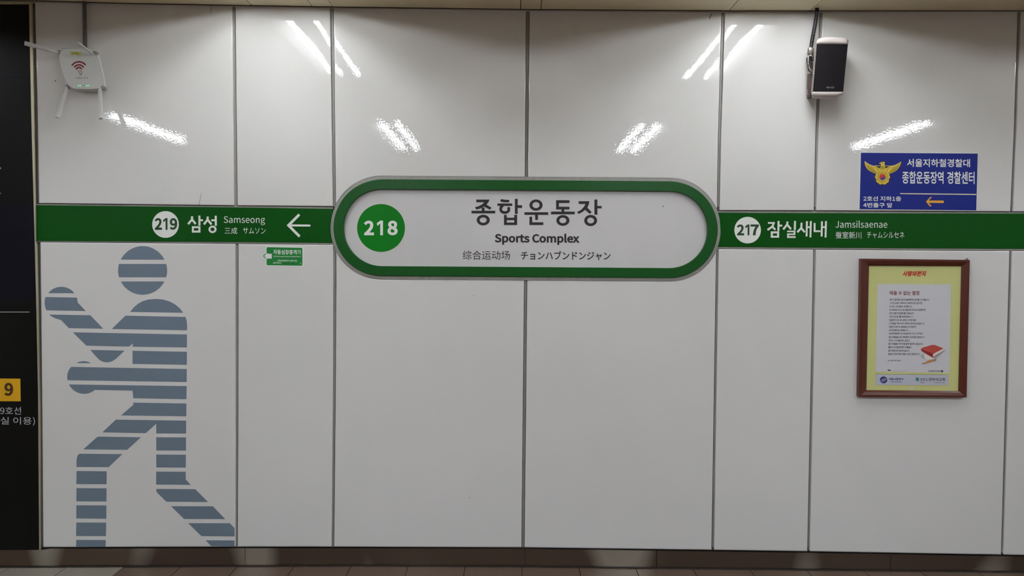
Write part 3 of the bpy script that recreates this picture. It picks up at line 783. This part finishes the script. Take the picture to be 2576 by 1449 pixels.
# ------------------------------------------------------------------ framed letter
ft = thing('framed_letter', 'brown wooden frame with a printed letter on yellow mount below the right green band', 'picture frame', P(2300, 1000, 0))
O = [(2167,650.6),(2439.8,653.8),(2431.6,999.8),(2160.6,998)]; I = [(2186.2,668.4),(2419.6,669.4),(2411.8,983.6),(2179.4,981.6)]
YFR = -0.028
def rail(a, b, c, d, nm='frame_rail'):
    # outer a-b, inner c-d ; raised outer lip sloping down to the inner edge
    bm = bmesh.new()
    prof = [(0.0, 0.0, True), (0.0, YFR, True), (0.30, YFR, True), (0.72, YFR+0.006, True), (1.0, YFR+0.013, True), (1.0, 0.0, True)]
    ra, rb = [], []
    pa, pb = P(*a, YFR), P(*b, YFR); pc, pd = P(*d, YFR+0.013), P(*c, YFR+0.013)
    for t, Y, _ in prof:
        va = pa.lerp(pc, t); vb = pb.lerp(pd, t)
        ra.append(bm.verts.new((va.x, Y, va.z))); rb.append(bm.verts.new((vb.x, Y, vb.z)))
    for i in range(len(prof)-1): bm.faces.new((ra[i], ra[i+1], rb[i+1], rb[i]))
    bm.faces.new(ra[::-1]); bm.faces.new(rb)
    return obj(nm, bm, 'wood', ft)
for k in range(4):
    k2 = (k+1) % 4
    rail(O[k], O[k2], I[k2], I[k])
prism('yellow_mount', [(2184,666),(2422,667),(2414,986),(2177,984)], -0.010, -0.001, 'mat_y', ft)
prism('letter_sheet', [(2207.9,714.5),(2392.6,715.2),(2388.5,938),(2202.8,935)], -0.0108, -0.0102, 'paper', ft)['label'] = 'white printed letter sheet'
prism('sheet_holder', [(2202.8,935.6),(2388.6,938.4),(2387.4,942),(2202.6,940.6)], -0.0125, -0.0102, 'mat_y', ft)
prism('sponsor_strip', [(2202.8,941.7),(2387,943.1),(2385.7,969.2),(2202,968.6)], -0.0112, -0.0102, 'paper_b', ft)
YL = -0.0112
text('heading', '사랑의편지', 2271, 681.4, 2329, 695.0, YL+0.0004, 'redink', ft, bold=0.014, slope=0.004, slant=0.25)
text('letter_title', '태울 수 없는 열정', 2238, 731.6, 2312.6, 742.2, YL, 'crimson', ft, bold=0.006)
LINES = ['토머스 칼라일은 실수로 불태워버린 원고를 다시 썼습니다.', '그가 쓴 프랑스 혁명사는 대표작으로 남았지만', '다시 쓴 그의 일화는 유명합니다.', '도스토예프스키는 원고를 열 번 퇴고로 유명했지만',
 '초판 내용이 마음에 들지 않았는지', '자신이 쓴 원고를 태워버렸습니다.', '처음부터 다시 써 내려갔고 죄와 벌은', '이 과정을 거쳐 러시아 문학의 정수로 남았습니다.', '프란츠 카프카는 촉망받는 작가였지만',
 '크게 인정받지는 못했습니다.', '40세에 폐결핵으로 세상을 떠나기 전, 친구에게', '남은 작품들을 모두 태워달라고 유언을 남겼습니다.', '친구는 그의 말을 듣지 않았고', '많은 작품들은 우여곡절 끝에 세상에 나왔습니다.',
 '불에 타 사라질 뻔 했던 작품들이', '결국 명작으로 되살아났습니다.', '열정은 아무리 해도 태울 수 없기 때문입니다.']
ENDS = [1440,1305,1120,1365,1150,1140,1195,1345,1190,1055,1310,1350,1075,1320,1105,1080,1265]
for k, (s, e) in enumerate(zip(LINES, ENDS)):
    x0 = 2238-3.7*k/16; yc = 753.9+8.55*k
    text('letter_line', s, x0, yc-2.7, 2140+e/7.244, yc+2.7, YL, 'ink', ft, bold=0.006, res=2, slope=0.002)
text('letter_line', '글 : 사랑의 편지 편집장', 2233.4, 905.2, 2265.6, 908.9, YL, 'ink', ft, bold=0.006, res=2)
flat('fine_print', [rect(2245.5,931.0,2300,931.5), rect(2245.5,934.0,2280,934.6), rect(2220.5,934.2,2233,934.8)], YL, 'sketch', ft)
flat('bird_mark', conv([[(665,795),(700,792),(720,805),(742,806),(722,822),(700,822),(680,812)]], 2140, 820, 7.244), YL, 'ink', ft)
text('fine_print', '한국교통문화선교협의회', 2334.8, 931.4, 2365.5, 935.6, YL, 'ink', ft, bold=0.006, res=2)
flat('bird_mark', conv([[(1645,808),(1684,808),(1684,842),(1645,842)]], 2140, 820, 7.244), YL, 'ink', ft)['label'] = 'small square emblem'
YS = -0.0116
lg = (2200, 940, 12.88)
disc('logo_disc', 2200+294/12.88, 940+202/12.88, 120/12.88, YS, 'navy', ft, 110/12.88)
flat('logo_line', conv(ribbon([(390,150),(300,152),(235,190),(300,193),(412,192)], 14)+ribbon([(178,222),(300,220),(355,222),(290,262),(205,264)], 14), *lg), YS-0.0003, 'paper_b', ft)
text('company_lettering', '서울교통공사', 2200+458/12.88, 940+132/12.88, 2200+940/12.88, 940+212/12.88, YS, 'navy', ft, bold=0.006, res=2)
text('company_lettering', 'Seoul Metro', 2200+515/12.88, 940+238/12.88, 2200+880/12.88, 940+280/12.88, YS, 'navy', ft, bold=0.006, res=2)
flat('church_logo', conv([[(1340,118),(1400,130),(1385,235),(1340,222)]], *lg), YS, 'teal', ft)
flat('church_logo', conv([[(1400,130),(1440,135),(1435,250),(1385,240)]], *lg), YS, 'teal2', ft)
text('church_lettering', '대한예수교', 2200+1475/12.88, 940+145/12.88, 2200+1715/12.88, 940+182/12.88, YS, 'ink', ft, bold=0.006, res=2)
text('church_lettering', '장 로 회', 2200+1475/12.88, 940+196/12.88, 2200+1715/12.88, 940+234/12.88, YS, 'ink', ft, bold=0.006, res=2)
text('church_lettering', '양무리교회', 2200+1752/12.88, 940+135/12.88, 2200+2285/12.88, 940+240/12.88, YS, 'ink', ft, bold=0.006, res=2)
text('church_lettering', '담임목사', 2200+1485/12.88, 940+268/12.88, 2200+1620/12.88, 940+306/12.88, YS, 'ink', ft, bold=0.006, res=2)
text('church_lettering', '02)424-7088', 2200+1945/12.88, 940+272/12.88, 2200+2270/12.88, 940+308/12.88, YS, 'ink', ft, bold=0.006, res=2)
prism('thumb_notch', ell(2294.5, 976.5, 3.4, 4.2, 16), -0.0106, -0.0102, 'paper', ft)
BK = (2140, 820, 7.244)
flat('book_print', conv([[(1270,540),(1330,505),(1500,575),(1560,600),(1560,645),(1525,655),(1420,625),(1340,605),(1300,575)], [(1690,440),(1745,430),(1700,470),(1560,600),(1500,578)]], *BK), YL, 'sketch', ft)
flat('book_print', conv([[(1325,525),(1370,510),(1500,570),(1520,600),(1400,620),(1350,600)]], *BK), YL-0.0003, 'bookpage', ft)
flat('book_print', conv([[(1283,420),(1300,398),(1480,345),(1530,345),(1690,408),(1510,510),(1490,575),(1320,470),(1283,440)]], *BK), YL-0.0006, 'bookred', ft)
flat('book_print', conv([[(1283,420),(1300,432),(1500,500),(1495,575),(1420,535),(1300,458),(1283,440)], [(1495,578),(1498,560),(1690,455),(1690,463),(1510,572)]], *BK), YL-0.0009, 'bookdark', ft)
flat('book_print', conv([[(1500,520),(1515,502),(1680,418),(1688,455),(1512,560),(1500,562)]], *BK), YL-0.0012, 'bookpage', ft)
flat('pencil_print', conv([[(1340,668),(1400,640),(1550,605),(1558,622),(1440,665),(1345,688)]], *BK), YL-0.0009, 'pencil', ft)
for pp_ in ([(1293,686),(1340,672),(1345,686),(1300,692)], [(1545,602),(1562,612),(1552,628)]): flat('pencil_tip_print', conv([pp_], *BK), YL-0.0012, 'ink', ft)
prism('fixing_clip', [(2430,651.5),(2435,649),(2436,653.5),(2430,654)], -0.012, -0.001, 'steelb', ft)

# ------------------------------------------------------------------ wireless access point
wt = thing('wireless_router', 'white wall mounted wireless router with four stubby antennas', 'router', P(205, 230, 0))
back = [(150,131),(157,121),(170,119.2),(228,120),(243,126),(251,140),(257,165),(263,190),(267.3,214),(265,225),(256,230),(190,229),(178,224),(169,214),(160,190),(152,160)]
def chaikin(p, n=2):
    for _ in range(n):
        q_ = []
        for a, b in zip(p, p[1:]+p[:1]):
            q_ += [(a[0]*.75+b[0]*.25, a[1]*.75+b[1]*.25), (a[0]*.25+b[0]*.75, a[1]*.25+b[1]*.75)]
        p = q_
    return p
back = chaikin(back)
bm = bmesh.new()
def loft(bm, rings, capf=True, capb=True):
    R = [[bm.verts.new(p) for p in r] for r in rings]
    for a, b in zip(R, R[1:]):
        for i in range(len(a)): bm.faces.new((a[i], a[(i+1)%len(a)], b[(i+1)%len(b)], b[i]))
    if capf: bm.faces.new(R[0][::-1])
    if capb: bm.faces.new(R[-1])
def px_ring(pts, Y): return [P(x, y, Y) for x, y in pts]
def shrink(pts, s, cx=None, cy=None):
    cx = sum(p[0] for p in pts)/len(pts) if cx is None else cx; cy = sum(p[1] for p in pts)/len(pts) if cy is None else cy
    return [(cx+(x-cx)*s, cy+(y-cy)*s) for x, y in pts]
front = [(149,136),(154,125),(166,121.5),(222,122.5),(234,128),(240,140),(246,163),(252,186),(256.5,206),(254,219),(245,225.5),(190,225.3),(178,220.5),(167,209.5),(158,187),(150,160)]
front = chaikin(front)
loft(bm, [px_ring(shrink(back, 0.9), -0.002), px_ring(shrink(back, 0.93), -0.022), px_ring(back, -0.026), px_ring(back, -0.040), px_ring([((a[0]*0.5+b[0]*0.5), (a[1]*0.5+b[1]*0.5)) for a, b in zip(back, front)], -0.050)])
obj('router_body', bm, 'plastic', wt)
bm = bmesh.new(); loft(bm, [px_ring(shrink(front, 1.012), -0.050), px_ring(front, -0.058), px_ring(shrink(front, 0.97), -0.061)])
obj('router_lid', bm, 'plastic', wt)
YR = -0.0616
def antenna(base_, tip, Yb, Yt, wb, wt_, kp, thin=0.42):
    a, b = P(*base_, Yb), P(*tip, Yt)
    n = 7; pts = [a.lerp(b, i/(n-1)) for i in range(n)]
    rad = [(wb*0.6, wb*0.5)] + [((wb+(wt_-wb)*i/(n-2)), (wb+(wt_-wb)*i/(n-2))*thin) for i in range(n-1)]
    an = obj('antenna', tube_bm(pts, rad, 12), 'plastic', wt)
    k = P(*kp, Yb)
    obj('hinge', tube_bm([k+Vector((0, 0.02, 0)), k+Vector((0, 0.004, 0)), k+Vector((0, -0.004, 0))], [0.011, 0.011, 0.008], 14), 'knuckle', an)
antenna((148,133), (62,108.5), -0.056, -0.118, 0.0088, 0.0112, (148,131), 0.6)
antenna((236,137.5), (197,107), -0.060, -0.165, 0.0058, 0.0058, (238,133), 0.7)
antenna((168.5,219), (144,296), -0.050, -0.100, 0.0100, 0.0125, (170,217), 0.55)
antenna((251,220), (254,298.5), -0.056, -0.112, 0.0112, 0.0112, (258,220.5), 0.55)
flat('yellow_sticker', [[(178,128.5),(205,131),(204.5,139),(177.5,137.5)]], YR, 'sticker', wt)
flat('sticker_print', [rect(181,132.6,183.2,134.8), rect(185.5,133.2,197,134.4), rect(187,130.4,195,131.0), rect(194,136.8,200,137.5)], YR-0.0004, 'ink', wt)
def arcrib(cx, cy, r, a0, a1, wd, n=12):
    return ribbon([(cx+r*math.cos(math.radians(a0+(a1-a0)*i/(n-1))), cy+r*math.sin(math.radians(a0+(a1-a0)*i/(n-1)))) for i in range(n)], wd)
wc = (198.5, 177.0)
for r, a0, a1 in ((21.5, -142, -42), (13.8, -142, -38), (7.2, -150, -35)):
    s_ = arcrib(wc[0], wc[1], r, a0, a1, 3.8)
    flat('signal_arc', s_ + [ell(*((s_[0][0][0]+s_[0][3][0])/2, (s_[0][0][1]+s_[0][3][1])/2), 1.9, 1.9, 10), ell(*((s_[-1][1][0]+s_[-1][2][0])/2, (s_[-1][1][1]+s_[-1][2][1])/2), 1.9, 1.9, 10)], YR, 'wifired', wt)
flat('logo_outline', conv(ribbon([(330,865),(370,910),(395,985),(430,995),(440,930),(470,905),(440,870),(350,850),(330,865)], 12)+ribbon([(440,930),(425,960)], 10), 170, 110, 12.6), YR, 'wifired', wt)
text('router_lettering', 'T giga wi-fi', 189.8, 193.2, 220.8, 198.4, YR, 'ink', wt, bold=0.0, slope=0.02, res=2)
for k, (x, on) in enumerate(((197.3,1),(202.4,1),(207.4,0),(213,0),(217.8,1),(223,1))):
    o = flat('status_light', [rrect(x-1.7, 214.2, x+1.7, 216.4, 0.9)] if on else [rect(x-1.2, 214.8, x+1.2, 216)], YR, 'led' if on else 'led_off', wt)

def flex(name, label, ctrl, r, n, m, amp=0.0011, wave=4):
    pts = curve_pts(ctrl, n)
    rad = [r+amp*(1 if (i % wave) < wave/2 else -1) for i in range(n)]
    o = obj(name, tube_bm(pts, rad, 12), m); o['label'] = label; o['category'] = 'conduit'; return o
flex('flexible_conduit', 'grey corrugated conduit dropping from the ceiling behind the white router', [P(211.5,-6,-0.022), P(212,10,-0.022), P(213.5,80,-0.020), P(214.2,121,-0.016)], 0.0094, 260, 'conduit', 0.0008)

# ------------------------------------------------------------------ wall loudspeaker
sp_ = thing('wall_loudspeaker', 'grey and black loudspeaker tilted on the wall at upper right', 'loudspeaker', P(2080, 250, 0))
YT, YBm = -0.190, -0.152         # depth of the front at the top and at the bottom
def SP(x, y, off=0.0):
    t = (y-111)/(231-111); return P(x, y, YT+(YBm-YT)*t+off)
bm = bmesh.new()
fr = [(2054,104),(2132.5,103),(2133.5,112),(2121.5,232),(2120,240),(2044,240),(2043.5,231),(2053.5,111)]
bkp = [(2050,108),(2108,107),(2108,114),(2099,226),(2097,236),(2040,238),(2040,230),(2049,114)]
loft(bm, [[SP(x, y, 0.0) for x, y in fr], [SP(x, y, 0.018) for x, y in fr], [P(x, y, -0.062) for x, y in bkp]])
obj('cabinet', bm, 'cap', sp_)
bm = bmesh.new()
def front_slab(pts, o0, o1, bulge=0.0):
    n = 9; cols = []
    (tl, tr, br, bl) = pts
    for i in range(n):
        u = i/(n-1); b = bulge*(1-(2*u-1)**2)
        t = (tl[0]+(tr[0]-tl[0])*u, tl[1]+(tr[1]-tl[1])*u); q_ = (bl[0]+(br[0]-bl[0])*u, bl[1]+(br[1]-bl[1])*u)
        cols.append((SP(*t, o0-b), SP(*q_, o0-b), SP(*t, o1), SP(*q_, o1)))
    V = [[bm.verts.new(p) for p in c] for c in cols]
    for a, b in zip(V, V[1:]):
        bm.faces.new((a[0], b[0], b[1], a[1])); bm.faces.new((a[0], a[2], b[2], b[0])); bm.faces.new((a[1], b[1], b[3], a[3]))
    for e in (V[0], V[-1]): bm.faces.new((e[0], e[1], e[3], e[2]))
front_slab(((2054.6,111.4),(2132.6,111.8),(2121,230.6),(2045,230.4)), -0.004, 0.004, 0.004)
obj('grille', bm, 'grille', sp_, smooth=False)['label'] = 'black mesh grille'
# top cap: curved brow
def cap_mesh(outline_fn, nm):
    bm = bmesh.new(); outline_fn(bm); return obj(nm, bm, 'cap', sp_, smooth=True)
def topcap(bm):
    n = 13; rows = []
    for i in range(n):
        u = i/(n-1); e = 1-abs(2*u-1)**5
        xb = 2053.8+(2133.2-2053.8)*u
        yt = 98.5-5.2*(1-(2*u-1)**2)**0.6 if 0 < u < 1 else 103
        yb_ = 111.2+0.6*u
        xt = 2054.6+(2134.6-2054.6)*u if 0 < u < 1 else xb+(1.5 if u == 1 else 0.3)
        bl = 0.004*e
        rows.append([SP(xb, yb_, -0.005-bl), SP(xb+(xt-xb)*0.4, yb_+(yt-yb_)*0.45, -0.006-bl), SP(xt, yt+2.0, -0.001-bl*0.5), P(xt, yt, YT+0.022), P(xt-(2.0+16*u), yt+5.5, -0.075)])
    V = [[bm.verts.new(p) for p in r] for r in rows]
    for a, b in zip(V, V[1:]):
        for j in range(4): bm.faces.new((a[j], a[j+1], b[j+1], b[j]))
        bm.faces.new((a[4], a[0], b[0], b[4]))
    bm.faces.new(V[0]); bm.faces.new(V[-1][::-1])
cap_mesh(topcap, 'top_cap')
def botcap(bm):
    n = 13; rows = []
    for i in range(n):
        u = i/(n-1); e = 1-abs(2*u-1)**4
        xt = 2044.4+(2121.8-2044.4)*u
        yt = 230.8+0.4*u
        edge = max(0.0, (u-0.72)/0.28)
        yb_ = 248.5+0.5*u-10*edge**2-3.0*max(0, (0.12-u)/0.12)
        xb = 2042.5+(2122.5-2042.5)*u-5*edge
        bl = 0.004*e
        rows.append([SP(xt, yt, -0.005-bl), SP(xt*0.5+xb*0.5, yt+(yb_-yt)*0.5, -0.004-bl), SP(xb, yb_-3, 0.006), P(xb, yb_, YBm+0.028), P(xb-(1+13*u), yb_-2.5, -0.075)])
    V = [[bm.verts.new(p) for p in r] for r in rows]
    for a, b in zip(V, V[1:]):
        for j in range(4): bm.faces.new((a[j], b[j], b[j+1], a[j+1]))
        bm.faces.new((a[4], b[4], b[0], a[0]))
    bm.faces.new(V[0][::-1]); bm.faces.new(V[-1])
cap_mesh(botcap, 'bottom_cap')
# small maker plate, letters too blurred to read: pale strokes
bm = bmesh.new()
bl_ = (2070, 205, 63.0)
strokes = ribbon([(560,890),(720,900),(780,960),(650,1080)], 95)+ribbon([(720,770),(800,850)], 70)+ribbon([(930,830),(960,950),(900,1030),(1030,1035)], 80)+ribbon([(960,910),(1200,910)], 80)+ribbon([(1380,820),(1260,900),(1300,1010),(1420,1050),(1700,1010),(1740,900),(1700,830),(1500,840)], 75)
for pl in conv(strokes, *bl_):
    bm.faces.new([bm.verts.new(SP(x, y, -0.0092)) for x, y in pl])
obj('badge', bm, 'knuckle', sp_)['label'] = 'small pale blurred badge'
# wall bracket left of the cabinet
prism('bracket_plate', conv([[(332,785),(440,775),(430,1180),(325,1175)]], 2000, 110, 10.35)[0], -0.052, -0.046, 'bracket', sp_)
prism('bracket_plate', conv([[(345,575),(470,572),(455,770),(350,700)]], 2000, 110, 10.35)[0], -0.060, -0.054, 'bracket', sp_)
prism('bracket_plate', conv([[(345,1180),(420,1178),(410,1290),(345,1290)]], 2000, 110, 10.35)[0], -0.050, -0.044, 'bracket', sp_)
prism('bracket_foot', conv([[(395,1290),(470,1288),(465,1390),(395,1388)]], 2000, 110, 10.35)[0], -0.040, -0.001, 'bracket', sp_)
prism('bracket_arm', [(2056,160),(2066,160),(2064,212),(2054,212)], -0.06, -0.001, 'bracket', sp_)
for (x, y) in ((352,862),(345,1100),(388,1208),(415,658)):
    c = P(2000+x/10.35, 110+y/10.35, -0.053 if y > 700 and y < 1150 else -0.061)
    obj('screw', tube_bm([c+Vector((0,0.004,0)), c+Vector((0,-0.002,0))], 0.0022, 10), 'steelb', sp_)
g = [P(2039.5,121.5,-0.045), P(2039.2,126.5,-0.045), P(2039.1,128.8,-0.045), P(2039.0,130.4,-0.045), P(2038.8,131.8,-0.045), P(2038.6,136.4,-0.045)]
obj('cable_gland', tube_bm(g, [0.0155, 0.0168, 0.0168, 0.0150, 0.0172, 0.0160], 14), 'steelb', sp_)
def wire(pts, r, m, Y=-0.05):
    ctrl = [P(2000+x/10.35, 110+y/10.35, yy) for x, y, yy in pts]
    obj('wire', tube_bm(curve_pts(ctrl, 28), r, 8), m, sp_, smooth=True)
wire([(400,260,-.05),(385,300,-.06),(350,330,-.07),(345,450,-.075),(350,560,-.07),(380,660,-.07),(435,720,-.07)], 0.0020, 'wire_w')
wire([(380,270,-.05),(345,350,-.065),(338,480,-.07),(345,600,-.068),(355,680,-.06)], 0.0030, 'wire_b')
wire([(430,270,-.05),(460,330,-.07),(455,400,-.078),(430,450,-.07)], 0.0042, 'wire_b')
wire([(365,350,-.06),(380,430,-.07),(420,500,-.078),(450,540,-.075)], 0.0044, 'wire_b')
wire([(420,265,-.05),(415,310,-.07),(440,325,-.078),(455,320,-.07)], 0.0018, 'wire_w')
wire([(292,398,-.05),(330,395,-.055),(345,380,-.05)], 0.0018, 'wire_b')
obj('junction_box', (lambda b_: (add_prism(b_, conv([[(365,320),(455,320),(455,420),(410,470),(365,430)]], 2000, 110, 10.35)[0], -0.056, -0.02), b_)[1])(bmesh.new()), 'wire_b', sp_)
flex('flexible_conduit', 'black corrugated conduit curving from the ceiling down to the loudspeaker', [P(2055,20,-0.05), P(2055,30,-0.05), P(2051,58,-0.048), P(2044,95,-0.046), P(2039.6,123,-0.045)], 0.0090, 220, 'conduit_b', 0.0008)

finish_texts()
